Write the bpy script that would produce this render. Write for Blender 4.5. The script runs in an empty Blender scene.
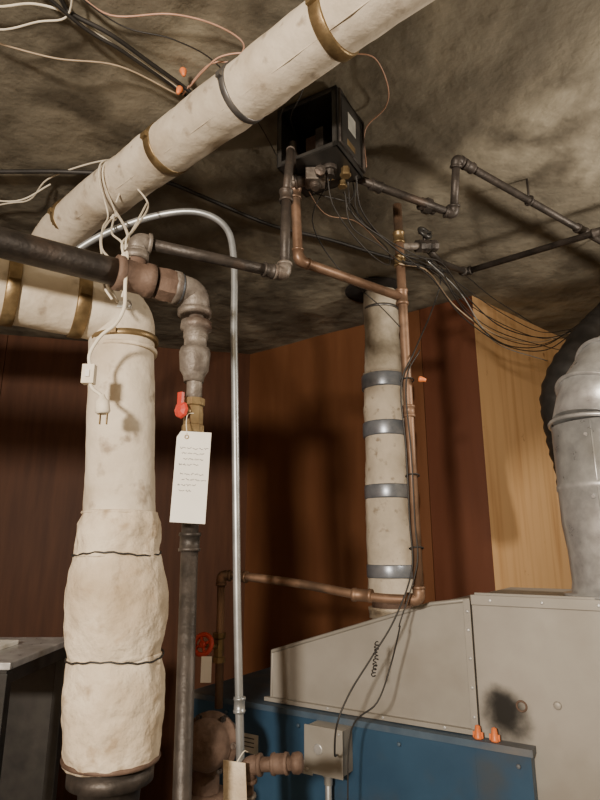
import bpy, bmesh, math, random
from mathutils import Vector, Matrix, noise
random.seed(4)
V=Vector
sc=bpy.context.scene
# ------------------------------------------------------------ materials
def mat(name,c1,c2=None,rough=.6,metal=0,scale=8,stretch=(1,1,1),bump=.0,bscale=None,c3=None,detail=6,lo=.35,hi=.65,spec=.5,c3scale=2.5,c3lo=.55,c3hi=.7,rvar=.0,spot=None,bdist=.01,c3str=None,c3det=5,c4=None,c4scale=20,c4lo=.6,c4hi=.7):
    m=bpy.data.materials.new(name); m.use_nodes=True
    nt=m.node_tree; n=nt.nodes; l=nt.links
    b=n['Principled BSDF']
    b.inputs['Roughness'].default_value=rough; b.inputs['Metallic'].default_value=metal
    b.inputs['Specular IOR Level'].default_value=spec
    tc=n.new('ShaderNodeTexCoord'); mp=n.new('ShaderNodeMapping'); mp.inputs['Scale'].default_value=stretch
    l.new(tc.outputs['Object'],mp.inputs['Vector'])
    c2=c2 or c1
    nz=n.new('ShaderNodeTexNoise'); nz.inputs['Scale'].default_value=scale; nz.inputs['Detail'].default_value=detail
    nz.inputs['Roughness'].default_value=.6
    l.new(mp.outputs['Vector'],nz.inputs['Vector'])
    r=n.new('ShaderNodeValToRGB'); r.color_ramp.elements[0].position=lo; r.color_ramp.elements[1].position=hi
    r.color_ramp.elements[0].color=(*c1,1); r.color_ramp.elements[1].color=(*c2,1)
    l.new(nz.outputs['Fac'],r.inputs['Fac'])
    col=r.outputs['Color']
    def over(col,c,scl,lo_,hi_,st,det):
        n3=n.new('ShaderNodeTexNoise'); n3.inputs['Scale'].default_value=scl; n3.inputs['Detail'].default_value=det
        mp3=n.new('ShaderNodeMapping'); mp3.inputs['Scale'].default_value=st or (1,1,1); mp3.inputs['Location'].default_value=(scl,3,1)
        l.new(tc.outputs['Object'],mp3.inputs['Vector']); l.new(mp3.outputs['Vector'],n3.inputs['Vector'])
        r3=n.new('ShaderNodeValToRGB'); r3.color_ramp.elements[0].position=lo_; r3.color_ramp.elements[1].position=hi_
        l.new(n3.outputs['Fac'],r3.inputs['Fac'])
        mx=n.new('ShaderNodeMix'); mx.data_type='RGBA'
        l.new(r3.outputs['Color'],mx.inputs[0]); l.new(col,mx.inputs[6]); mx.inputs[7].default_value=(*c,1)
        return mx.outputs[2]
    if c3: col=over(col,c3,c3scale,c3lo,c3hi,c3str,c3det)
    if c4: col=over(col,c4,c4scale,c4lo,c4hi,None,4)
    if spot:   # (centre, radius, colour): smudge on the surface
        c,rad,sc_=spot
        vm=n.new('ShaderNodeVectorMath'); vm.operation='DISTANCE'; l.new(tc.outputs['Object'],vm.inputs[0]); vm.inputs[1].default_value=c
        ns=n.new('ShaderNodeTexNoise'); ns.inputs['Scale'].default_value=16; ns.inputs['Detail'].default_value=5
        l.new(tc.outputs['Object'],ns.inputs['Vector'])
        ma=n.new('ShaderNodeMath'); ma.operation='MULTIPLY_ADD'; l.new(ns.outputs['Fac'],ma.inputs[0]); ma.inputs[1].default_value=rad*1.3; l.new(vm.outputs['Value'],ma.inputs[2])
        rs=n.new('ShaderNodeMapRange'); rs.interpolation_type='SMOOTHSTEP'; rs.inputs['From Min'].default_value=rad*1.1; rs.inputs['From Max'].default_value=rad*1.95; rs.inputs['To Min'].default_value=1; rs.inputs['To Max'].default_value=0
        l.new(ma.outputs[0],rs.inputs['Value'])
        mx=n.new('ShaderNodeMix'); mx.data_type='RGBA'
        l.new(rs.outputs['Result'],mx.inputs[0]); l.new(col,mx.inputs[6]); mx.inputs[7].default_value=(*sc_,1)
        col=mx.outputs[2]
    l.new(col,b.inputs['Base Color'])
    if rvar:
        mr=n.new('ShaderNodeMapRange'); mr.inputs['To Min'].default_value=max(0,rough-rvar); mr.inputs['To Max'].default_value=min(1,rough+rvar)
        mr.inputs['From Min'].default_value=.3; mr.inputs['From Max'].default_value=.7
        l.new(nz.outputs['Fac'],mr.inputs['Value']); l.new(mr.outputs['Result'],b.inputs['Roughness'])
    if bump:
        nb=n.new('ShaderNodeTexNoise'); nb.inputs['Scale'].default_value=bscale or scale*3; nb.inputs['Detail'].default_value=7
        l.new(mp.outputs['Vector'],nb.inputs['Vector'])
        bp=n.new('ShaderNodeBump'); bp.inputs['Strength'].default_value=bump; bp.inputs['Distance'].default_value=bdist
        l.new(nb.outputs['Fac'],bp.inputs['Height']); l.new(bp.outputs['Normal'],b.inputs['Normal'])
    return m
O=V((-.282,1.784,0)); T=V((.8475,-.5307,0)); N=V((.5307,.8475,0)); Zx=V((0,0,1))
def S(s_,d_,z_): return O+T*s_+N*d_+Zx*z_
M_ceil=mat('ceiling_plaster',(.10,.088,.064),(.225,.198,.146),rough=.85,scale=3.4,bump=1.0,bscale=9,bdist=.016,c3=(.35,.315,.235),c3scale=2.4,c3lo=.50,c3hi=.70,lo=.3,hi=.7,detail=10,c3str=(1.7,.8,1),c3det=8,c4=(.075,.062,.042),c4scale=5,c4lo=.54,c4hi=.70)
M_wood_dk=mat('dark_panelling',(.060,.022,.010),(.095,.037,.017),rough=.55,scale=4,stretch=(5,5,.5),bump=.02,bscale=10,spec=.2)
M_wood_red=mat('mahogany_panelling',(.130,.052,.023),(.175,.074,.033),rough=.42,scale=2,stretch=(4,4,.4),bump=.02,bscale=10,rvar=.06,c3=(.095,.037,.017),c3scale=1.2,c3lo=.5,c3hi=.8,spec=.35)
M_wood_red2=mat('mahogany_board',(.095,.032,.016),(.125,.043,.021),rough=.42,scale=2,stretch=(4,4,.4),bump=.02,bscale=10,rvar=.06,spec=.35)
M_wood_yel=mat('varnished_plywood',(.60,.375,.185),(.66,.425,.215),rough=.5,scale=1.2,stretch=(1,1,1),bump=.01,bscale=20,c3=(.50,.285,.125),c3scale=3,c3lo=.46,c3hi=.72,c3str=(9,9,.55),c3det=9,spec=.3,c4=(.34,.17,.07),c4scale=14,c4lo=.70,c4hi=.76)
M_floor=mat('concrete_floor',(.10,.09,.08),(.16,.15,.13),rough=.9,scale=6,bump=.3)
M_wallp=mat('old_plaster',(.22,.18,.12),(.30,.25,.18),rough=.9,scale=5,bump=.3)
M_ins=mat('canvas_insulation',(.52,.455,.355),(.70,.625,.505),rough=.88,scale=7,bump=.45,bscale=30,c3=(.36,.28,.185),c3scale=7,c3lo=.54,c3hi=.80,c3det=8,c4=(.33,.27,.20),c4scale=28,c4lo=.60,c4hi=.72)
M_pad=mat('fibreglass_pad',(.54,.45,.33),(.72,.63,.49),rough=.93,scale=12,bump=.8,bscale=42,c3=(.38,.29,.19),c3scale=9,c3lo=.52,c3hi=.82,c4=(.40,.31,.21),c4scale=30,c4lo=.58,c4hi=.72)
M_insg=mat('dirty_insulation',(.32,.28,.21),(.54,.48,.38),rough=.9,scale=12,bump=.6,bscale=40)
M_tape=mat('steel_strap',(.20,.23,.28),(.42,.45,.50),rough=.34,metal=.6,scale=12)
M_dband=mat('dark_band',(.10,.10,.10),(.2,.19,.18),rough=.4,metal=.6,scale=20)
M_brass=mat('tarnished_brass',(.17,.115,.055),(.34,.25,.13),rough=.42,metal=.7,scale=25,bump=.1)
M_cop=mat('aged_copper',(.16,.095,.06),(.28,.175,.115),rough=.48,metal=.5,scale=14,rvar=.1,c3=(.10,.07,.05),c3scale=12)
M_iron=mat('black_iron',(.026,.022,.019),(.07,.058,.05),rough=.5,metal=.4,scale=20,bump=.2,bscale=70,c3=(.13,.085,.06),c3scale=9,c3lo=.58,c3hi=.8)
M_fit=mat('weathered_fitting',(.12,.10,.085),(.25,.22,.19),rough=.55,metal=.45,scale=30,bump=.3,bscale=70,c3=(.09,.055,.04),c3scale=14)
M_galv=mat('galvanised_steel',(.50,.51,.52),(.70,.71,.71),rough=.36,metal=.6,scale=30,rvar=.1,bump=.04,c3=(.42,.41,.38),c3scale=4)
M_emt=mat('grey_conduit',(.34,.36,.37),(.48,.50,.51),rough=.36,metal=.6,scale=20)
M_sheet=mat('painted_sheet_metal',(.28,.265,.235),(.36,.34,.305),rough=.5,metal=.2,scale=4,c3=(.215,.19,.155),c3scale=3,c3lo=.48,c3hi=.75,rvar=.06)
M_cab=mat('sooty_sheet_metal',(.28,.265,.235),(.36,.34,.305),rough=.5,metal=.2,scale=4,c3=(.215,.19,.155),c3scale=3,c3lo=.48,c3hi=.75,spot=(tuple(S(.832,.034,1.105)),.052,(.008,.007,.005)))
M_blue=mat('blue_enamel',(.020,.055,.105),(.030,.078,.14),rough=.42,scale=5,c3=(.05,.06,.07),c3scale=6,c3lo=.55,c3hi=.75)
M_bluet=mat('dusty_blue_enamel',(.04,.07,.11),(.07,.11,.155),rough=.6,scale=9,c3=(.15,.14,.13),c3scale=6,c3lo=.48,c3hi=.7)
M_blk=mat('black_paint',(.014,.014,.014),(.035,.033,.03),rough=.4,scale=15)
M_rub=mat('black_cable_jacket',(.012,.011,.010),(.03,.027,.025),rough=.55,scale=15)
M_soot=mat('soot',(.008,.007,.006),(.025,.02,.018),rough=.95,scale=20)
M_wht=mat('white_cord',(.62,.56,.44),(.74,.68,.56),rough=.7,scale=30)
M_tan=mat('tan_wire',(.36,.27,.18),(.46,.36,.25),rough=.6,scale=30)
M_pink=mat('salmon_wire',(.45,.25,.17),(.55,.33,.24),rough=.5,scale=30)
M_paper=mat('tag_paper',(.74,.72,.66),(.84,.82,.77),rough=.8,scale=6)
M_ink=mat('ink',(.04,.04,.05),rough=.7)
M_red=mat('red_enamel',(.40,.03,.015),(.52,.05,.03),rough=.4,scale=20)
M_org=mat('orange_plastic',(.70,.18,.05),(.80,.24,.08),rough=.4,scale=10)
M_rust=mat('rusted_iron',(.09,.055,.038),(.18,.12,.09),rough=.7,metal=.3,scale=18,bump=.4,bscale=50)
M_glass=mat('scratched_window',(.30,.31,.29),(.5,.5,.46),rough=.3,scale=15)
# ------------------------------------------------------------ mesh builder
def fillet(pts,r,n=7):
    pts=[V(p) for p in pts]; out=[pts[0]]
    for i in range(1,len(pts)-1):
        a,b,c=pts[i-1],pts[i],pts[i+1]
        d1=(a-b); d2=(c-b); rr=min(r,d1.length*.48,d2.length*.48)
        p1=b+d1.normalized()*rr; p2=b+d2.normalized()*rr
        for k in range(n+1):
            t=k/n; out.append(p1*(1-t)**2+b*2*t*(1-t)+p2*t*t)
    out.append(pts[-1]); return out
def cat(pts,n=7):
    pts=[V(p) for p in pts]; P=[pts[0]*2-pts[1]]+pts+[pts[-1]*2-pts[-2]]; out=[]
    for i in range(1,len(P)-2):
        p0,p1,p2,p3=P[i-1:i+3]
        for k in range(n):
            t=k/n
            out.append(.5*((2*p1)+(p2-p0)*t+(2*p0-5*p1+4*p2-p3)*t*t+(3*p1-p0-3*p2+p3)*t**3))
    out.append(pts[-1]); return out
def resample(pts,step):
    out=[pts[0]]
    for a,b in zip(pts,pts[1:]):
        n=max(1,int((b-a).length/step))
        for k in range(1,n+1): out.append(a.lerp(b,k/n))
    return out
class B:
    def __init__(s): s.v=[];s.f=[];s.mi=[];s.sm=[];s.mats=[]
    def m(s,mt):
        if mt not in s.mats: s.mats.append(mt)
        return s.mats.index(mt)
    def face(s,idx,mt,smooth=True): s.f.append(idx); s.mi.append(s.m(mt)); s.sm.append(smooth)
    def tube(s,pts,r,mt,seg=16,rf=None,caps=True,closed=False):
        pts=[V(p) for p in pts]; n=len(pts)
        tan=[]
        for i in range(n):
            if closed: a,b=pts[i-1],pts[(i+1)%n]
            else: a,b=pts[max(0,i-1)],pts[min(n-1,i+1)]
            t=(b-a); tan.append(t.normalized() if t.length>1e-9 else (tan[-1] if tan else V((0,0,1))))
        up=V((0,0,1)) if abs(tan[0].z)<.9 else V((0,1,0))
        nr=(up-tan[0]*up.dot(tan[0])).normalized()
        base=len(s.v); L=0
        for i in range(n):
            if i:
                L+=(pts[i]-pts[i-1]).length
                nr=(nr-tan[i]*nr.dot(tan[i])).normalized()
            bn=tan[i].cross(nr)
            ri=r[i] if isinstance(r,(list,tuple)) else r
            for k in range(seg):
                a=2*math.pi*k/seg
                d=nr*math.cos(a)+bn*math.sin(a)
                rr=ri if rf is None else rf(ri,L,a,pts[i]+d*ri)
                s.v.append(pts[i]+d*rr)
        lim=n if closed else n-1
        for i in range(lim):
            j=(i+1)%n
            for k in range(seg):
                k2=(k+1)%seg
                s.face((base+i*seg+k,base+i*seg+k2,base+j*seg+k2,base+j*seg+k),mt)
        if caps and not closed:
            s.face(tuple(base+k for k in range(seg))[::-1],mt,False)
            s.face(tuple(base+(n-1)*seg+k for k in range(seg)),mt,False)
        return s
    def lathe(s,o,ax,prof,mt,seg=20):
        o=V(o);ax=V(ax).normalized()
        up=V((0,0,1)) if abs(ax.z)<.9 else V((1,0,0))
        a=(up-ax*up.dot(ax)).normalized(); b=ax.cross(a); base=len(s.v)
        for h,r in prof:
            for k in range(seg):
                t=2*math.pi*k/seg
                s.v.append(o+ax*h+(a*math.cos(t)+b*math.sin(t))*max(r,1e-4))
        for i in range(len(prof)-1):
            for k in range(seg):
                k2=(k+1)%seg
                s.face((base+i*seg+k,base+i*seg+k2,base+(i+1)*seg+k2,base+(i+1)*seg+k),mt,seg>8)
        s.face(tuple(base+k for k in range(seg))[::-1],mt,False)
        s.face(tuple(base+(len(prof)-1)*seg+k for k in range(seg)),mt,False)
        return s
    def box(s,c,size,mt,ax=None):
        c=V(c); X,Y,Z=ax if ax else (V((1,0,0)),V((0,1,0)),V((0,0,1)))
        base=len(s.v)
        for i in (-1,1):
            for j in (-1,1):
                for k in (-1,1): s.v.append(c+X*i*size[0]/2+Y*j*size[1]/2+Z*k*size[2]/2)
        for q in ((0,1,3,2),(4,6,7,5),(0,4,5,1),(2,3,7,6),(0,2,6,4),(1,5,7,3)):
            s.face(tuple(base+i for i in q),mt,False)
        return s
    def prism(s,poly,off,mt):
        poly=[V(p) for p in poly]; off=V(off); base=len(s.v); n=len(poly)
        s.v+=poly+[p+off for p in poly]
        s.face(tuple(base+i for i in range(n))[::-1],mt,False); s.face(tuple(base+n+i for i in range(n)),mt,False)
        for i in range(n):
            j=(i+1)%n; s.face((base+i,base+j,base+n+j,base+n+i),mt,False)
        return s
    def ring(s,c,ax,R,r,mt,seg=24,rs=8):
        c=V(c);ax=V(ax).normalized(); up=V((0,0,1)) if abs(ax.z)<.9 else V((1,0,0))
        a=(up-ax*up.dot(ax)).normalized(); b=ax.cross(a)
        s.tube([c+(a*math.cos(2*math.pi*k/seg)+b*math.sin(2*math.pi*k/seg))*R for k in range(seg)],r,mt,seg=rs,closed=True)
        return s
    def band(s,c,ax,R,w,mt,screw=True):
        ax=V(ax).normalized()
        s.lathe(V(c)-ax*w/2,ax,[(0,R-.004),(0,R),(w*.1,R+.0018),(w*.9,R+.0018),(w,R),(w,R-.004)],mt,seg=32)
        if screw:
            up=V((0,-1,0)); d=(up-ax*up.dot(ax)).normalized()
            s.box(V(c)+d*(R+.004),(.012,.009,w*.8),mt,(ax.cross(d),d,ax))
    def coupling(s,c,ax,r,L,mt,hexa=False):
        ax=V(ax).normalized()
        s.lathe(V(c)-ax*L/2,ax,[(0,r*1.05),(0,r*1.35),(L*.16,r*1.42),(L*.2,r*1.25),(L*.8,r*1.25),(L*.84,r*1.42),(L,r*1.35),(L,r*1.05)],mt,seg=6 if hexa else 20)
    def elbow(s,a,c,b,r,mt,k=2.2,th=1.28,lip=1.48):
        a,c,b=V(a),V(c),V(b); d1=(a-c).normalized(); d2=(b-c).normalized()
        p=fillet([c+d1*r*k,c,c+d2*r*k],r*k*.8,8)
        s.tube(p,r*th,mt,seg=18)
        for d in (d1,d2): s.lathe(c+d*r*(k-.45),d,[(0,r*th*.98),(.05*r,r*lip),(.5*r,r*lip),(.6*r,r*1.1)],mt,seg=20)
    def obj(s,name,bevel=0):
        me=bpy.data.meshes.new(name); me.from_pydata([tuple(p) for p in s.v],[],s.f)
        for m_ in s.mats: me.materials.append(m_)
        me.polygons.foreach_set('material_index',s.mi); me.polygons.foreach_set('use_smooth',s.sm); me.update()
        bm=bmesh.new(); bm.from_mesh(me); bmesh.ops.recalc_face_normals(bm,faces=bm.faces); bm.to_mesh(me); bm.free()
        o=bpy.data.objects.new(name,me); sc.collection.objects.link(o)
        if bevel:
            md=o.modifiers.new('bev','BEVEL'); md.width=bevel; md.segments=2; md.limit_method='ANGLE'; md.angle_limit=math.radians(50)
        return o
def wrinkle(amp,fs,lump=0):
    def f(r,L,a,p):
        q=V((p.x,p.y,p.z))
        return r+amp*noise.noise(q*fs)+amp*.5*noise.noise(q*fs*2.7+V((5,1,3)))+lump*noise.noise(q*7)
    return f
# ------------------------------------------------------------ room shell
CZ=2.45
b=B()
nx,ny=90,130; base=len(b.v)
for j in range(ny+1):
    for i in range(nx+1):
        x=-2.0+4.3*i/nx; y=-2.5+6.2*j/ny
        b.v.append(V((x,y,CZ+.004+.006*noise.noise(V((x*2.5,y*2.5,1)))+.001*noise.noise(V((x*11,y*11,4))))))
for j in range(ny):
    for i in range(nx):
        k=j*(nx+1)+i; b.face((k,k+1,k+nx+2,k+nx+1),M_ceil)
b.box((.15,.6,CZ+.07),(4.3,6.2,.1),M_ceil); b.obj('ceiling')
b=B(); b.box((.15,.6,-.05),(4.3,6.2,.1),M_floor); b.obj('floor')
def wall(name,a,c,mt,nrm,seams=(),th=.06):
    a=V((a[0],a[1],0)); c=V((c[0],c[1],0)); d=(c-a); L=d.length; d.normalize()
    n=V((nrm[0],nrm[1],0)).normalized()
    b=B(); cuts=[0]+list(seams)+[L]; H=CZ+.03
    for i in range(len(cuts)-1):
        s0,s1=cuts[i]+(.0015 if i else 0),cuts[i+1]-(.0015 if i<len(cuts)-2 else 0)
        m_=mt[i] if isinstance(mt,list) else mt
        b.box(a+d*(s0+s1)/2+n*th/2+V((0,0,H/2)),(s1-s0,th,H),m_,(d,n,V((0,0,1))))
    if len(cuts)>2: b.box(a+d*L/2+n*(th+.01)+V((0,0,H/2)),(L,.02,H),M_soot,(d,n,V((0,0,1))))
    return b.obj(name)
A=(-.267,2.93); Bc=(.707,2.195)
wall('wall_back_left',(-1.95,2.503),(-.21,2.944),M_wood_dk,(-.24,.97),seams=(.55,1.15))
wall('wall_back_centre',A,Bc,[M_wood_red,M_wood_red2],(.6,.8),seams=(.985,))
wall('wall_back_right',Bc,(2.25,3.486),[M_wood_yel,M_wallp],(-.64,.767),seams=(1.05,))
wall('wall_left',(-1.95,-2.3),(-1.95,2.503),M_wood_dk,(-1,0))
wall('wall_right',(2.25,-2.3),(2.25,3.486),M_wallp,(1,0))
wall('wall_front',(-1.95,-2.3),(2.25,-2.3),M_wallp,(0,-1))
# ------------------------------------------------------------ diagonal insulated pipe under the ceiling
dg=V((.715,-.64,0)).normalized()
p0=V((-.655,1.468,2.35))
path=fillet([V((-1.92,1.58,2.175)),V((-.80,1.60,2.175)),V((-.735,1.535,2.33)),p0+dg*.05,p0+dg*3.0],.07,8)
path=resample(path,.02)
b=B(); b.tube(path,.0585,M_ins,seg=40,rf=wrinkle(.0022,20,.003))
def on(X): 
    t=(X-p0.x)/dg.x; return p0+dg*t
for X,w,mt in ((-.645,.02,M_brass),(-.308,.024,M_brass),(-.116,.016,M_dband),(.062,.026,M_brass),(.5,.022,M_brass)):
    b.band(on(X),dg,.0598,w,mt)
sd=V((-.25,-.45,-.75)); sd=(sd-dg*sd.dot(dg)).normalized()
b.tube([on(-.60+i*.02)+sd*(.0578+.0006*math.sin(i*1.3)) for i in range(50)],.0012,M_ins,seg=6)
b.obj('insulated_ceiling_steam_pipe')
# ------------------------------------------------------------ insulated riser (horizontal run + elbow + vertical drop)
b=B()
hd=V((-.174,-.11,0)).normalized()
cor=V((-.344,1.05,1.893))
path=resample(fillet([cor+hd*1.84,cor,V((-.342,1.055,1.80)),V((-.323,1.055,1.50))],.052,10),.015)
b.tube(path,.0612,M_ins,seg=40,rf=wrinkle(.002,18,.0025))
b.band(cor+hd*.085,hd,.063,.024,M_brass); b.band(cor+hd*.20,hd,.063,.022,M_brass)
b.band((-.3405,1.055,1.835),(.03,0,-.3),.063,.012,M_brass)
b.tube([V((-.340,1.055,1.820)),V((-.3398,1.055,1.812))],.0632,M_pad,seg=32)
b.box((-.33,.99,1.885),(.035,.012,.012),M_galv); b.ring((-.318,.985,1.885),(0,1,.2),.007,.0018,M_galv,16,6)
def pad(z0,z1,x0,x1,prof,mt,seed):
    n=34; pts=[];rr=[]
    for i in range(n+1):
        t=i/n; pts.append(V((x0+(x1-x0)*t,1.055,z0+(z1-z0)*t)))
        k=t*(len(prof)-1); j=min(int(k),len(prof)-2); rr.append(prof[j]*(1-(k-j))+prof[j+1]*(k-j))
    def f(r,L,a,p):
        q=p*1.0+V((seed,0,0))
        return r+.004*noise.noise(q*13)+.0034*noise.noise(q*28)+.0015*noise.noise(q*60)+.0009*math.sin(a*13+seed)*(1 if (L<.02 or L>abs(z1-z0)-.02) else .1)
    b.tube(pts,rr,mt,seg=72,rf=f)
pad(1.512,1.437,-.323,-.322,[.064,.071,.0735,.073,.072],M_pad,1)
pad(1.443,1.272,-.322,-.312,[.070,.078,.084,.0865,.086,.082,.075],M_pad,7)
pad(1.276,1.118,-.312,-.306,[.077,.081,.082,.081,.080,.079,.074],M_pad,13)
for z,x,r in ((1.441,-.322,.0745),(1.274,-.312,.079)):
    b.tube([V((x+r*math.cos(t),1.055+r*math.sin(t),z+.003*math.sin(3*t)+.001*math.sin(17*t))) for t in [k*2*math.pi/60 for k in range(60)]],.0016,M_rub,seg=6,closed=True)
b.ring((-.323,1.055,1.511),(0,0,1),.0635,.003,M_pad,40,8)
b.ring((-.3065,1.055,1.122),(.03,0,1),.074,.0045,M_rust,40,8)
b.lathe((-.306,1.055,1.12),(0,0,-1),[(0,.05),(.012,.05),(.012,.068),(.032,.068),(.032,.05),(.09,.045),(.09,.07),(.105,.07),(.105,.045),(1.12,.045)],M_iron,seg=32)
b.obj('insulated_steam_riser')
# ------------------------------------------------------------ black iron main
b=B()
bd=V((-.194,-.132,0)).normalized()
c0=V((-.190,.968,1.899))
b.tube([c0+bd*2.05,c0+bd*.09],.0235,M_iron,seg=24)
tee=c0+bd*.112
b.lathe(tee-bd*.03,bd,[(0,.024),(0,.030),(.012,.030),(.014,.027),(.05,.027),(.052,.030),(.064,.030),(.064,.024)],M_rust,24)
b.tube([tee,V((tee.x,tee.y,1.95))],.017,M_rust,seg=18); b.lathe((tee.x,tee.y,1.93),(0,0,1),[(0,.017),(0,.021),(.014,.021),(.014,.016)],M_fit)
b.lathe(c0+bd*.058,bd,[(-.017,.026),(-.017,.029),(.0,.031),(.017,.029),(.017,.026)],M_rust,seg=8)
b.lathe(c0+bd*.030,bd,[(0,.023),(0,.028),(.014,.028),(.014,.023)],M_tape,24)
b.tube([c0+bd*.06,c0],.022,M_iron,seg=20)
b.elbow(c0+bd*.2,c0,c0+V((.002,0,-.2)),.0225,M_fit,1.9,1.16,1.34)
def vx(z): return V((-.186+(1.87-z)*.016,.968,z))
b.tube([vx(1.885),vx(1.63)],.0135,M_fit,seg=20)
b.lathe(vx(1.842),(0,0,-1),[(0,.02),(0,.027),(.014,.028),(.016,.022),(.03,.022),(.032,.02),(.05,.02),(.05,.025),(.058,.0275),(.09,.025),(.1,.019),(.112,.017)],M_fit,seg=24)
b.tube([vx(1.64),vx(.0)],.0140,M_iron,seg=20)
b.lathe(vx(1.70),(0,0,-1),[(0,.016),(0,.019),(.012,.019),(.014,.016),(.03,.017),(.045,.017),(.047,.019),(.06,.019),(.06,.015)],M_brass,seg=8)
vd=V((-.55,-.83,0)).normalized()
b.tube([vx(1.675),vx(1.675)+vd*.03],.008,M_brass,seg=12)
b.lathe(vx(1.675)+vd*.026,vd,[(0,.006),(0,.013),(.003,.015),(.007,.013),(.010,.006)],M_red,seg=8)
b.box(vx(1.688)+vd*.032,(.010,.006,.034),M_red,(V((.83,-.55,0)),vd,Zx))
b.coupling(vx(1.46),(0,0,1),.0130,.03,M_iron)
b.obj('black_iron_pipe_with_gate_valve')
b=B()
k0=V((tee.x,tee.y,1.967)); k1=V((-.030,1.022,1.964)); k2=V((-.028,1.03,2.14)); 
b.elbow(V((tee.x,tee.y,1.9)),k0,k1,.0125,M_fit,1.8)
b.tube([k0,k1],.0105,M_iron,seg=16)
b.elbow(k0,k1,k2,.0110,M_fit,2.0,1.2,1.38); b.coupling(k1+(k0-k1).normalized()*.033,(k0-k1),.0105,.022,M_iron)
b.tube([k1,k2],.0100,M_iron,seg=16)
b.coupling(k2,(0,0,1),.0105,.026,M_iron)
b.tube([k2,V((-.02,1.06,2.27))],.009,M_iron,seg=14)
b.obj('iron_branch_pipe')
# ------------------------------------------------------------ electrical conduit
b=B()
b.tube(cat([(-.78,1.3,1.98),(-.66,1.3,2.07),(-.594,1.3,2.136),(-.501,1.3,2.208),(-.379,1.3,2.261),(-.266,1.3,2.276),(-.189,1.3,2.235),(-.164,1.3,2.142),(-.158,1.3,1.95),(-.151,1.3,1.784),(-.134,1.3,1.343),(-.120,1.3,1.05),(-.112,1.3,.85)]),.0085,M_emt,seg=14)
b.coupling((-.124,1.3,1.14),(0,0,1),.009,.03,M_emt)
b.tube([(-.112,1.3,.86),(-.11,1.3,0)],.0085,M_emt,seg=14)
b.obj('electrical_conduit')
# ------------------------------------------------------------ paper tag
b=B()
tx=V((1,0,-.06)).normalized(); tz=V((.03,0,1)).normalized()
tc=V((-.172,.915,1.56)); 
poly=[(-.028,-.072),(.027,-.072),(.027,.072),(-.022,.072),(-.028,.062)]
b.prism([tc+tx*x+tz*z for x,z in poly],V((0,.0012,0)),M_paper)
random.seed(2)
for i in range(8):
    z=.045-i*.0088-(.006 if i>3 else 0); x0=-.021+.003*(i%3)
    x1=(.018,.02,.012,.004,.019,.016,.01,-.004)[i]
    x=x0
    while x<x1:
        w_=random.uniform(.004,.009); m_=6
        pts=[tc+tx*(x+w_*k/m_)+tz*(z+random.uniform(-.0016,.0016))+V((0,-.0003,0)) for k in range(m_+1)]
        b.tube(pts,.0004,M_ink,seg=4); x+=w_+.002
b.tube(cat([tc+tx*(-.012)+tz*.068+V((0,-.001,0)),V((-.187,.93,1.65)),V((-.188,.945,1.668)),V((-.178,.955,1.672))]),.0009,M_wht,seg=6)
b.ring(tc+tx*(-.012)+tz*.063+V((0,-.001,0)),(0,1,0),.003,.0008,M_brass,16,6)
b.obj('paper_valve_tag')
# ------------------------------------------------------------ hanging white cords & plug
b=B()
W=lambda pts,r=.0022,m_=M_wht:b.tube(cat(pts),r,m_,seg=8)
pf=on(-.46)
W([pf+V((.03,.06,.03)),pf+V((0,.0,.063)),pf+V((-.02,-.055,.025)),pf+V((-.02,-.06,-.03)),(-.462,1.29,2.26),(-.462,1.25,2.22),(-.43,1.12,2.10),(-.365,.98,1.955),(-.335,.91,1.885),(-.318,.905,1.858)])
W([pf+V((.02,.06,.03)),pf+V((-.01,.0,.064)),pf+V((-.03,-.055,.025)),pf+V((-.03,-.06,-.03)),(-.475,1.27,2.25),(-.45,1.18,2.16),(-.40,1.05,2.04),(-.345,.95,1.96),(-.30,.90,1.925)])
W([pf+V((.09,.0,.055)),pf+V((.07,-.06,.02)),pf+V((.05,-.065,-.03)),(-.36,1.21,2.24),(-.335,1.05,2.08),(-.306,.915,1.975),(-.289,.89,1.90),(-.30,.90,1.86)])
W([(-.36,1.20,2.235),(-.335,1.03,2.06),(-.312,.915,1.97),(-.300,.892,1.93)])
W([(-.455,1.26,2.24),(-.40,1.10,2.10),(-.325,.95,1.99),(-.296,.90,1.925),(-.33,.905,1.90),(-.32,.94,1.868)])
W([(-.452,1.255,2.25),(-.36,1.06,2.09),(-.31,.94,1.99),(-.292,.885,1.93),(-.288,.875,1.87),(-.29,.885,1.835),(-.305,.895,1.81),(-.33,.90,1.79),(-.345,.90,1.76),(-.343,.90,1.735)],.003)
W([(-.343,.90,1.715),(-.335,.90,1.70),(-.322,.90,1.69),(-.318,.90,1.68)],.003)
for c in ((-.456,1.26,2.235),(-.296,.892,1.93)):
    c=V(c)
    for k in range(4):
        a=V((random.uniform(-1,1),random.uniform(-1,1),random.uniform(-1,1)))
        b.ring(c+a*.003,a,.0065,.0022,M_wht,14,6)
b.box((-.343,.90,1.724),(.020,.014,.032),M_wht); b.box((-.343,.892,1.724),(.007,.004,.012),M_paper)
b.lathe((-.319,.90,1.69),(.12,0,-1),[(0,.004),(.006,.006),(.012,.011),(.028,.012),(.032,.009)],M_wht,14)
for dx in (-.006,.005): b.box((-.313+dx,.90,1.650),(.0015,.006,.018),M_brass)
b.obj('hanging_extension_cord',.0006)
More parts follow.
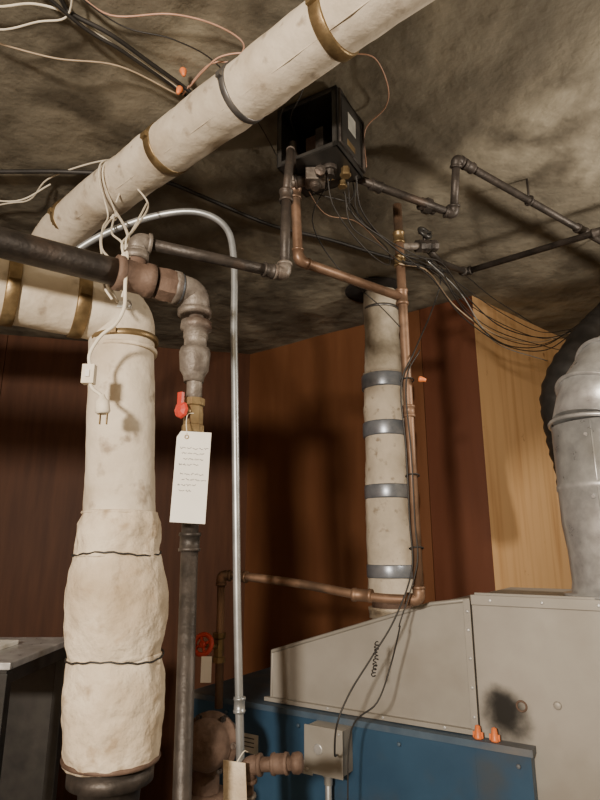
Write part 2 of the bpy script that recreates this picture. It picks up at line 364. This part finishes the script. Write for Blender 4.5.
# ------------------------------------------------------------ copper heating line
b=B()
c1=[V((-.017,1.2,2.33)),V((-.012,1.2,2.284)),V((-.004,1.2,2.087)),V((.267,1.4,2.087))]
b.tube(fillet(c1,.03),.0115,M_cop,seg=18)
b.coupling((-.012,1.2,2.26),(0,0,1),.0115,.03,M_cop)
b.elbow(c1[1],c1[2],c1[3],.0110,M_cop,2.6,1.15,1.25)
v0=V((.266,1.4,2.36)); v1=V((.274,1.4,1.335))
b.tube(resample([v0,v1],.3),.0120,M_cop,seg=18)
b.coupling((.267,1.4,2.087),(0,0,1),.0120,.045,M_cop)
b.coupling((.266,1.4,2.26),(0,0,1),.0115,.035,M_brass); b.coupling((.266,1.4,2.19),(0,0,1),.0115,.03,M_brass)
b.coupling((.2705,1.4,1.78),(0,0,1),.0115,.03,M_cop)
h=[v1,V((.167,1.45,1.338)),V((0,1.55,1.362)),V((-.161,1.62,1.378)),V((-.212,1.625,1.38))]
b.elbow(v0,v1,h[1],.012,M_cop,2.4,1.18,1.3)
b.tube(cat(h,5),.0110,M_cop,seg=16)
b.coupling((.15,1.46,1.341),h[1]-h[0],.0115,.05,M_cop)
b.coupling((-.155,1.618,1.377),(1,-.45,-.1),.0115,.03,M_cop)
d0=V((-.212,1.625,1.38)); d1=V((-.2075,1.625,1.055))
b.elbow(h[3],d0,d1,.0115,M_cop,2.2,1.18,1.3)
b.tube([d0,d1],.0105,M_cop,seg=16)
b.lathe((-.212,1.625,1.235),(0,0,-1),[(0,.012),(0,.017),(.012,.017),(.016,.013),(.04,.014),(.056,.013),(.06,.017),(.072,.017),(.072,.012)],M_brass,8)
wc=V((-.245,1.565,1.215)); wa=V((-.30,-.90,.3)).normalized()
b.tube([(-.212,1.625,1.20),wc],.006,M_brass,seg=10)
b.ring(wc,wa,.024,.006,M_red,26,8)
sx=wa.cross(V((0,0,1))).normalized(); sz=wa.cross(sx)
for k in range(4):
    a=k*math.pi/2+.4; b.tube([wc,wc+(sx*math.cos(a)+sz*math.sin(a))*.024],.004,M_red,seg=8)
b.lathe(wc-wa*.006,wa,[(0,.006),(0,.009),(.012,.009),(.014,.005)],M_red,10)
b.box((-.232,1.55,1.160),(.026,.002,.06),M_paper)
b.obj('copper_heating_pipe')
# ------------------------------------------------------------ chimney flue
b=B(); cx=V((.324,2.15,0))
def ch(z0,z1,r0,r1,mt,amp=.003):
    n=max(4,int(abs(z1-z0)/.015)); pts=[cx+V((0,0,z0+(z1-z0)*i/n)) for i in range(n+1)]
    b.tube(pts,[r0+(r1-r0)*i/n for i in range(n+1)],mt,seg=40,rf=wrinkle(amp,18,.004))
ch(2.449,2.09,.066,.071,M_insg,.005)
ch(2.105,1.285,.078,.082,M_ins,.004)
b.band(cx+V((0,0,2.37)),(0,0,1),.070,.012,M_dband,False)
for z,w in ((2.068,.055),(1.882,.055),(1.650,.05),(1.372,.045)): b.band(cx+V((0,0,z)),(0,0,1),.0838,w,M_tape,False)
b.tube([cx+V((0,0,1.30)),cx+V((0,0,1.06))],.070,M_rust,seg=32)
ch(1.25,1.215,.083,.078,M_pad,.004)
b.lathe((.30,2.13,2.449),(0,0,-1),[(0,.12),(.003,.12),(.005,.08)],M_soot,24)
b.obj('insulated_chimney_flue')
# ------------------------------------------------------------ boiler (blue jacket)
def sbox(bb,s0,s1,d0,d1,z0,z1,mt): bb.box(S((s0+s1)/2,(d0+d1)/2,(z0+z1)/2),(s1-s0,d1-d0,z1-z0),mt,(T,N,Zx))
b=B()
sbox(b,-.04,.772,0,.72,.08,1.046,M_blue)
sbox(b,.772,.885,0,.030,.08,1.046,M_blue)
sbox(b,-.02,.77,.02,.70,0,.08,M_blk)
sbox(b,-.045,.89,-.004,.03,1.040,1.054,M_bluet)
sbox(b,-.045,.772,.03,.725,1.046,1.054,M_bluet)
sbox(b,.2,.7,-.004,0,.2,.8,M_blue)
for s_,z_,w,h_ in ((.175,.955,.06,.045),(.335,.93,.07,.03)):
    sbox(b,s_-w/2,s_+w/2,-.002,.0,z_-h_/2,z_+h_/2,M_glass)
    for i in range(3): sbox(b,s_-w*.4,s_+w*.3,-.0026,-.002,z_+h_*.25-i*h_*.22,z_+h_*.31-i*h_*.22,M_ink)
for s_ in (.1,.33,.6,.86): b.lathe(S(s_,-.004,1.02),-N,[(0,.005),(.003,.004),(.004,.001)],M_bluet,10)
b.lathe(S(.319,.632,1.054),Zx,[(0,.10),(.01,.10),(.012,.085),(.06,.082)],M_rust,28)
b.obj('blue_boiler',.003)
# ------------------------------------------------------------ draft hood + grey cabinet
b=B()
prof=[(.22,1.056),(.772,1.056),(.772,1.335),(.68,1.322),(.22,1.178)]
b.prism([S(a,.036,z) for a,z in prof],N*.36,M_sheet)
b.tube([S(.22,.036,1.178),S(.68,.036,1.322),S(.772,.036,1.335)],.005,M_sheet,seg=8)
b.tube([S(.22,.036,1.056),S(.22,.036,1.178),S(.22,.396,1.178)],.004,M_sheet,seg=8)
sbox(b,.205,.772,.022,.036,1.056,1.066,M_sheet)
for a in (.26,.4,.55,.7): b.lathe(S(a,.022,1.0625),-N,[(0,.004),(.002,.003)],M_galv,8)
sbox(b,.757,.773,.030,.036,1.056,1.335,M_sheet)
for z in (1.09,1.15,1.21,1.27,1.31): b.lathe(S(.766,.030,z),-N,[(0,.004),(.003,.003)],M_galv,8)
b.obj('boiler_draft_hood',.0015)
b=B()
sbox(b,.776,1.75,.034,.42,.02,1.343,M_cab)
sbox(b,.776,1.75,.028,.034,1.325,1.347,M_cab)
for a in [.82+.11*i for i in range(8)]: b.lathe(S(a,.028,1.336),-N,[(0,.004),(.003,.003)],M_galv,8)
for a in [.80+.1*i for i in range(8)]: b.lathe(S(a,.07,1.343),Zx,[(0,.005),(.004,.004)],M_galv,8)
sbox(b,.776,1.75,.06,.064,1.343,1.350,M_cab)
b.ring(S(.868,.032,1.125),N,.010,.0025,M_rust,18,6)
for c in ((.94,1.135),(1.02,1.02)): b.lathe(S(c[0],.034,c[1]),-N,[(0,.009),(.004,.007),(.005,.001)],M_sheet,14)
b.obj('furnace_cabinet',.0015)
# ------------------------------------------------------------ galvanised duct
b=B(); dc=S(1.075,.17,0); R=.108
def P3(x,z): return dc+V((x,0,z))
b.lathe(P3(0,1.345),Zx,[(0,R*1.1),(.006,R*1.1),(.007,R*.96),(.03,R*.92),(.10,R*.94),(.16,R),(.235,R),(.237,R*1.025),(.250,R*1.025),(.252,R),(.39,R)],M_galv,48)
dd=V((.97,.25,.0)).normalized()
segs=[P3(0,1.73)]
for a_,L_ in ((18,.075),(40,.085),(56,.085),(62,.75)):
    a=math.radians(a_); segs.append(segs[-1]+(Zx*math.cos(a)+dd*math.sin(a))*L_)
b.tube(segs,R*.996,M_galv,seg=48)
for i in range(len(segs)-1):
    ax=((segs[i+1]-segs[i]).normalized()+((segs[i]-segs[i-1]).normalized() if i else Zx)).normalized()
    b.ring(segs[i],ax,R*1.03,.005,M_galv,48,8)
sa=math.radians(232); ca=V((math.cos(sa),math.sin(sa),0))
b.tube([P3(0,1.505)+ca*R*1.002,P3(0,1.73)+ca*R*1.002],.0025,M_galv,seg=8)
for z in (1.56,1.70): b.lathe(P3(-R*.7,z)+V((0,-R*.72,0)),(-.7,-.7,0),[(0,.005),(.003,.004)],M_galv,8)
b.obj('galvanised_air_duct')
b=B()
pts=cat([(.925,1.9,1.66),(.91,1.9,1.78),(.90,1.9,1.90),(.92,1.905,2.01),(.99,1.93,2.12),(1.13,1.97,2.25),(1.25,2.0,2.38),(1.27,2.0,2.45)],8)
b.tube(resample(pts,.012),.072,M_rub,seg=28,rf=lambda r,L,a,p:r+.003*math.sin(L*140)+.016*noise.noise(p*9))
b.obj('black_flexible_duct')
# ------------------------------------------------------------ ceiling control box
b=B()
Cn=V((.080,1.068,0)); lf=V((-.86,.51,0)); rg=V((.51,.86,0)); 
W_=.155; D_=.135; z0=2.292; z1=2.447
def K(a,c,z): return Cn+lf*a+rg*c+Zx*z
ax=(lf,rg,Zx)
def kb(a0,a1,c0,c1,zz0,zz1,mt): b.box(K((a0+a1)/2,(c0+c1)/2,(zz0+zz1)/2),(a1-a0,c1-c0,zz1-zz0),mt,ax)
kb(0,W_,0,D_,z1-.004,z1,M_blk); kb(0,W_,0,D_,z0,z0+.004,M_blk)
kb(0,.004,0,D_,z0,z1,M_blk); kb(W_-.004,W_,0,D_,z0,z1,M_blk); kb(0,W_,D_-.004,D_,z0,z1,M_blk)
kb(0,.012,0,.004,z0,z1,M_blk); kb(W_-.012,W_,0,.004,z0,z1,M_blk); kb(0,W_,0,.004,z1-.012,z1,M_blk); kb(0,W_,0,.004,z0,z0+.012,M_blk)
kb(.03,.10,.09,.125,z0+.01,z0+.06,M_iron); kb(.05,.07,.03,.06,z0+.02,z0+.09,M_iron); kb(.09,.13,.09,.12,z0+.05,z0+.13,M_rust)
kb(-.003,0,.02,.115,z0+.02,z1-.02,M_blk); kb(-.004,-.003,.05,.09,z0+.075,z1-.035,M_glass)
kb(-.004,-.003,.045,.085,z0+.03,z0+.045,M_brass)
b.tube([K(-.005,.005,z0+.01),K(-.005,.13,z0+.01),K(-.005,.13,z1-.01),K(-.005,.005,z1-.01)],.0035,M_iron,seg=8,closed=True)
b.lathe(K(.05,.06,z0),-Zx,[(0,.018),(.010,.018),(.010,.011),(.024,.011)],M_iron,12)
b.lathe(K(.02,.08,z0),-Zx,[(0,.010),(.015,.010),(.015,.013),(.022,.013)],M_brass,6)
b.obj('burner_control_box',.0015)
# ------------------------------------------------------------ gas valve manifold under the box
b=B()
b.lathe((-.017,1.18,2.385),(0,0,-1),[(0,.009),(.03,.009),(.03,.013),(.045,.013),(.045,.009),(.065,.010),(.065,.016),(.08,.017),(.095,.012),(.11,.012)],M_fit,12)
b.tube([(-.02,1.06,2.272),(-.017,1.18,2.30)],.010,M_iron,seg=12)
b.box((.035,1.16,2.275),(.045,.04,.03),M_fit); b.lathe((.035,1.16,2.262),(0,-.3,-1),[(0,.013),(.012,.013),(.014,.009),(.020,.009)],M_iron,14)
b.tube([(-.02,1.18,2.275),(.107,1.2,2.314)],.010,M_fit,seg=14)
b.coupling((.075,1.19,2.304),(1,.1,.3),.011,.03,M_brass,True); b.coupling((.0,1.18,2.28),(1,.1,.3),.011,.03,M_iron)
b.lathe((.045,1.14,2.27),(0,-1,-.2),[(0,.010),(.018,.010),(.018,.013),(.024,.013),(.026,.005)],M_iron,8)
b.lathe((.10,1.195,2.30),(0,0,-1),[(0,.008),(.018,.008),(.018,.011),(.025,.011)],M_brass,6)
b.obj('gas_valve_manifold',.001)
# ------------------------------------------------------------ black iron gas line
b=B()
g=[V((.107,1.2,2.314)),V((.3275,1.29,2.283)),V((.389,1.3,2.27)),V((.391,1.25,2.392)),V((.418,1.229,2.385)),V((1.036,1.694,2.38))]
b.tube([g[0],g[2]],.0100,M_iron,seg=16)
b.coupling(g[0]+(g[1]-g[0])*.35,g[1]-g[0],.0105,.03,M_iron,False)
u=(g[1]-g[0]).normalized(); b.lathe(g[1]-u*.03,u,[(0,.012),(0,.016),(.012,.016),(.014,.020),(.030,.020),(.032,.015),(.045,.015),(.045,.011)],M_iron,8)
b.elbow(g[1],g[2],g[3],.0105,M_iron,2.1); b.tube([g[2],g[3]],.0100,M_iron,seg=16)
b.elbow(g[2],g[3],V((1.036,1.694,2.38)),.0105,M_iron,1.8)
b.tube([g[3],g[5]+(g[5]-g[3])*.9],.0100,M_iron,seg=16)
dl=(g[5]-g[3]).normalized()
b.coupling(g[3]+dl*.045,dl,.0105,.035,M_iron); b.coupling(g[3]+dl*.56,dl,.0105,.05,M_iron)
for t in (.3,.75): b.tube([g[3]+dl*t+V((0,0,-.013)),g[3]+dl*t+V((.0,0,.07))],.003,M_iron,seg=6); b.ring(g[3]+dl*t,dl,.013,.0025,M_iron,16,6)
b.obj('iron_gas_pipe')
b=B()
g=[V((.267,1.4,2.235)),V((.347,1.45,2.264)),V((.429,1.61,2.30)),V((.555,1.775,2.35)),V((1.6,.95,2.35))]
b.tube([g[0],g[1]],.010,M_fit,seg=14)
b.lathe(g[1]-(g[1]-g[0]).normalized()*.03,g[1]-g[0],[(0,.012),(0,.018),(.015,.018),(.02,.014),(.035,.02),(.05,.014),(.055,.018),(.07,.018),(.07,.01)],M_iron,8)
b.tube([g[1],g[1]+V((0,-.01,.035))],.006,M_iron,seg=8); b.ring(g[1]+V((0,-.01,.036)),(.5,-.8,.5),.018,.006,M_blk,20,8)
b.box(g[1]+V((0,-.01,.036)),(.036,.006,.006),M_blk)
b.tube([g[1],g[2],g[3]],.0095,M_iron,seg=14); b.elbow(g[2],g[3],g[4],.0105,M_iron,2)
b.tube([g[3],g[4]],.0100,M_iron,seg=16); b.coupling(g[3].lerp(g[4],.31),g[4]-g[3],.0105,.045,M_iron)
b.obj('iron_branch_pipe')
# ------------------------------------------------------------ wiring
def wire(paths):
    b=B()
    for pts,r,m_ in paths: b.tube(cat(pts),r,m_,seg=8)
    return b
b=wire([([(-.66,.86,2.436),(-.569,.868,2.436),(-.497,.866,2.44),(-.431,.891,2.438),(-.382,.945,2.434),(-.318,1.01,2.438),(-.261,1.077,2.436)],.0024,M_wht),
([(-.70,.84,2.44),(-.60,.90,2.42),(-.50,.89,2.425),(-.44,.88,2.43),(-.40,.80,2.44)],.0020,M_wht),
([(-.46,.70,2.44),(-.445,.854,2.44),(-.434,.883,2.436),(-.374,.922,2.43),(-.314,.995,2.434),(-.245,1.077,2.436),(-.20,1.15,2.44)],.0045,M_rub),
([(-.50,.80,2.44),(-.42,.90,2.425),(-.36,.95,2.42),(-.30,1.03,2.43),(-.25,1.10,2.44)],.0035,M_rub),
([(-.42,.83,2.44),(-.362,.885,2.435),(-.246,.878,2.43),(-.165,.907,2.436),(-.115,.953,2.44),(-.135,.985,2.43),(-.188,.995,2.43),(-.241,1.057,2.436),(-.262,1.08,2.43)],.0018,M_pink),
([(-.45,.80,2.44),(-.35,.90,2.43),(-.25,.93,2.425),(-.17,1.0,2.43),(-.10,1.15,2.42),(-.06,1.3,2.44)],.0014,M_rub),
([(-.245,1.06,2.43),(-.20,1.0,2.42),(-.16,.97,2.425),(-.10,.97,2.43),(-.05,1.02,2.44)],.0018,M_pink),
([(-.62,.95,2.44),(-.50,.97,2.42),(-.38,1.0,2.43),(-.27,1.08,2.43)],.0018,M_tan),
([(-1.2,1.62,2.44),(-.888,1.514,2.436),(-.784,1.479,2.43),(-.696,1.394,2.438),(-.557,1.33,2.44),(-.455,1.298,2.43),(-.43,1.26,2.38),(-.45,1.25,2.27)],.0022,M_wht),
([(-.95,1.45,2.42),(-.80,1.44,2.40),(-.70,1.42,2.44)],.0022,M_wht),
([(.103,.977,2.44),(.156,.99,2.44),(.193,1.057,2.43),(.197,1.131,2.44),(.156,1.18,2.42),(.16,1.21,2.34)],.0014,M_pink),
([(-1.3,1.36,2.436),(-.811,1.359,2.436),(-.648,1.359,2.436),(-.492,1.377,2.44),(-.375,1.403,2.436),(-.263,1.489,2.436),(-.094,1.624,2.436),(.099,1.715,2.436),(.315,1.837,2.436),(.55,1.95,2.438)],.006,M_rub)])
for c,a in (((-.262,1.055,2.425),(-.2,-.3,-1)),((-.25,1.02,2.44),(.2,-.2,-1))):
    b.lathe(c,a,[(0,.007),(.004,.008),(.018,.004),(.020,.001)],M_org,10)
b.obj('ceiling_wiring')
runA=[(.1024,1.15,2.252),(.1214,1.2,2.204),(.2,1.3,2.197),(.268,1.37,2.179),(.371,1.5,2.242),(.511,1.7,2.249),(.704,1.9,2.228),(.927,2.1,2.248),(1.115,2.2,2.308)]
random.seed(9)
b=B()
for k in range(8):
    o=V((random.uniform(-.02,.02),random.uniform(-.02,.02),random.uniform(-.03,.03)))
    st=3 if k>3 else 0
    pts=[V(p)+o*(1+.6*math.sin(i*1.7+k))+V((0,0,-.05*math.sin(max(0,i-3)/5*math.pi)*(k%4)/1.5)) for i,p in enumerate(runA)][st:]
    if k%3==2: pts=pts[:7]+[pts[-1]+V((.1,.1,-.1))]
    b.tube(cat(pts),.0020 if k%2 else .0015,M_tan if k==5 else M_rub,seg=6)
b.tube(cat([(.36,1.5,2.25),(.50,1.66,2.22),(.66,1.85,2.13),(.9,2.0,2.11)]),.0018,M_emt,seg=6)
b.tube(cat([(.42,1.6,2.28),(.55,1.8,2.36),(.72,2.0,2.36),(.9,2.1,2.30)]),.0018,M_rub,seg=6)
b.tube(cat([(.06,1.14,2.28),(.08,1.17,2.20),(.16,1.25,2.14),(.23,1.36,2.16),(.24,1.45,2.26),(.20,1.5,2.34),(.12,1.4,2.40)]),.0016,M_rub,seg=6)
b.tube(cat([(.08,1.16,2.29),(.03,1.25,2.22),(.10,1.33,2.13),(.20,1.38,2.06),(.255,1.385,2.0)]),.0016,M_rub,seg=6)
b.tube(cat([(.0,1.20,2.31),(.06,1.28,2.26),(.15,1.34,2.27),(.25,1.40,2.2)]),.0014,M_cop,seg=6)
b.tube(cat([(-.03,1.09,2.44),(-.05,1.12,2.36),(-.03,1.17,2.31),(.02,1.20,2.27),(.11,1.2,2.24)]),.0016,M_rub,seg=6)
b.tube(cat([(.11,1.2,2.38),(.13,1.22,2.28),(.11,1.19,2.22),(.16,1.27,2.22)]),.0016,M_rub,seg=6)
b.tube(cat([(.02,1.03,2.44),(.0,1.05,2.40),(-.02,1.09,2.38),(-.01,1.16,2.39)]),.0016,M_rub,seg=6)
b.obj('control_wiring_bundle')
b=B()
wd=[(.37,1.5,2.25),(.425,1.6,2.24),(.393,1.6,2.137),(.294,1.4,1.941),(.252,1.385,1.843),(.256,1.384,1.68),(.257,1.384,1.514),(.257,1.384,1.402),(.21,1.365,1.297),(.156,1.37,1.216),(.107,1.36,1.149),(.078,1.35,1.09),(.075,1.4,1.02),(.085,1.49,.99)]
b.tube(cat(wd),.0022,M_rub,seg=6)
b.tube(cat([V(p)+V((.012,-.002,.01*math.sin(i*2))) for i,p in enumerate(wd[3:9])]+[(.22,1.36,1.28),(.20,1.38,1.20),(.165,1.36,1.13),(.11,1.38,1.07),(.10,1.4,.9)]),.0018,M_rub,seg=6)
# irregular twisted tail of the cable
co=[V((.168+(.004+.004*noise.noise(V((t*.2,1,2))))*math.cos(t)-.00012*t*t*.02,1.366+.005*math.sin(t),1.25-.0011*t+.003*noise.noise(V((t*.5,0,0))))) for t in [i*.5 for i in range(130)]]
b.tube(co,.0013,M_rub,seg=6)
for z in (1.86,1.62,1.45): 
    x=.2705+(1.9-z)*.006; b.ring((x,1.4,z),(0,.2,1),.016,.0018,M_rub,18,6)
b.lathe((.297,1.385,1.86),(1,-.3,-.3),[(0,.007),(.004,.008),(.018,.004)],M_org,10)
b.obj('thermostat_cable')
for i,s_ in enumerate((.777,.812)):
    b=B(); b.lathe(S(s_,.012,1.0545),Zx,[(0,.009),(.003,.0095),(.006,.008),(.025,.0055),(.027,.001)],M_org,14)
    for k in (-1,1): b.box(S(s_+.008*k,.012,1.062),(.006,.003,.012),M_org,(T,N,Zx))
    b.obj('orange_wire_nut')
# ------------------------------------------------------------ electrical junction box on boiler
b=B()
sbox(b,.385,.480,-.055,-.0005,.945,1.040,M_sheet)
sbox(b,.381,.484,-.059,-.055,.942,1.043,M_sheet)
for a,z in ((.390,.95),(.475,1.034)): b.lathe(S(a,-.059,z),-N,[(0,.004),(.003,.003)],M_galv,8)
b.lathe(S(.42,-.059,.995),-N,[(0,.012),(.002,.012),(.003,.01)],M_galv,16)
b.lathe(S(.43,-.03,.945),-Zx,[(0,.014),(.012,.014),(.012,.010),(.03,.010)],M_galv,12)
b.tube([S(.43,-.03,.92),S(.43,-.03,.55),S(.43,-.003,.5)],.008,M_emt,seg=12)
b.obj('electrical_junction_box',.002)
# ------------------------------------------------------------ circulator pump & fittings (bottom left)
b=B()
pc=V((-.205,1.36,1.045)); pa=V((-.25,-.95,.1)).normalized()
b.lathe(pc-pa*.05,pa,[(-.06,.04),(-.02,.045),(0,.048),(.0,.062),(.012,.062),(.014,.05),(.03,.052),(.05,.046),(.062,.03),(.064,.01)],M_rust,28)
for k in range(6):
    a=k*math.pi/3; q=pa.cross(Zx).normalized(); w_=pa.cross(q)
    b.lathe(pc-pa*.05+(q*math.cos(a)+w_*math.sin(a))*.056,pa,[(0,.007),(.018,.007),(.018,.004),(.024,.004)],M_iron,6)
b.tube([pc+V((0,.06,.0)),pc+V((0,.06,-1.04))],.03,M_rust,seg=20)
b.lathe(pc+V((0,.06,-.12)),Zx,[(0,.05),(.015,.05),(.017,.03)],M_rust,24)
b.obj('circulator_pump')
b=B()
q0=V((-.095,1.17,1.072)); q1=V((-.012,1.15,1.082))
b.tube([q0,q1],.012,M_rust,seg=16)
b.coupling(q0.lerp(q1,.72),q1-q0,.0130,.03,M_rust); b.lathe(q1,(q1-q0),[(0,.012),(0,.017),(.010,.018),(.016,.015),(.018,.006)],M_rust,14)
b.elbow(q1,q0,q0-Zx,.0125,M_rust,2.1); b.tube([q0,q0-Zx*1.072],.0125,M_rust,seg=16)
b.coupling(q0-Zx*.06,Zx,.0125,.03,M_fit)
b.obj('drain_pipe')
b=B(); b.prism([(-.135,1.14,1.09),(-.095,1.13,1.088),(-.09,1.13,1.015),(-.132,1.14,1.01)],(0,.002,0),M_pad)
b.tube(cat([(-.112,1.138,1.085),(-.10,1.15,1.10),(-.094,1.165,1.095)]),.001,M_wht,seg=6); b.obj('service_tag')
# ------------------------------------------------------------ stand at left edge
b=B()
b.box((-.85,1.40,1.225),(.56,.34,.014),M_galv); b.box((-.85,1.40,1.203),(.54,.32,.03),M_blk)
for x in (-1.11,-.59):
    for y in (1.25,1.55): b.box((x,y,.605),(.025,.025,1.21),M_blk)
b.box((-.85,1.40,.35),(.52,.30,.02),M_blk); b.box((-.85,1.56,.80),(.52,.008,.8),M_blk)
b.box((-.76,1.38,1.237),(.2,.15,.01),M_paper)
b.obj('metal_utility_stand',.002)
# ------------------------------------------------------------ lights
def pl(name,loc,e,col,r):
    l=bpy.data.lights.new(name,'POINT'); l.energy=e; l.color=col; l.shadow_soft_size=r
    o=bpy.data.objects.new(name,l); o.location=loc; sc.collection.objects.link(o); return o
pl('work_lamp_light',(-.62,-1.0,1.82),290,(1,.87,.72),.08)
pl('ceiling_bulb_light',(1.30,1.05,2.05),38,(1,.88,.74),.05)
w=bpy.data.worlds.new('World'); sc.world=w; w.use_nodes=True
w.node_tree.nodes['Background'].inputs[0].default_value=(.9,.8,.66,1); w.node_tree.nodes['Background'].inputs[1].default_value=.2
# ------------------------------------------------------------ camera
cam=bpy.data.cameras.new('camera'); cam.lens=26.0; cam.sensor_width=36; cam.clip_start=.02
co=bpy.data.objects.new('camera',cam); co.location=(0,0,1.45); co.rotation_euler=(math.radians(90+14.4),0,0)
sc.collection.objects.link(co); sc.camera=co
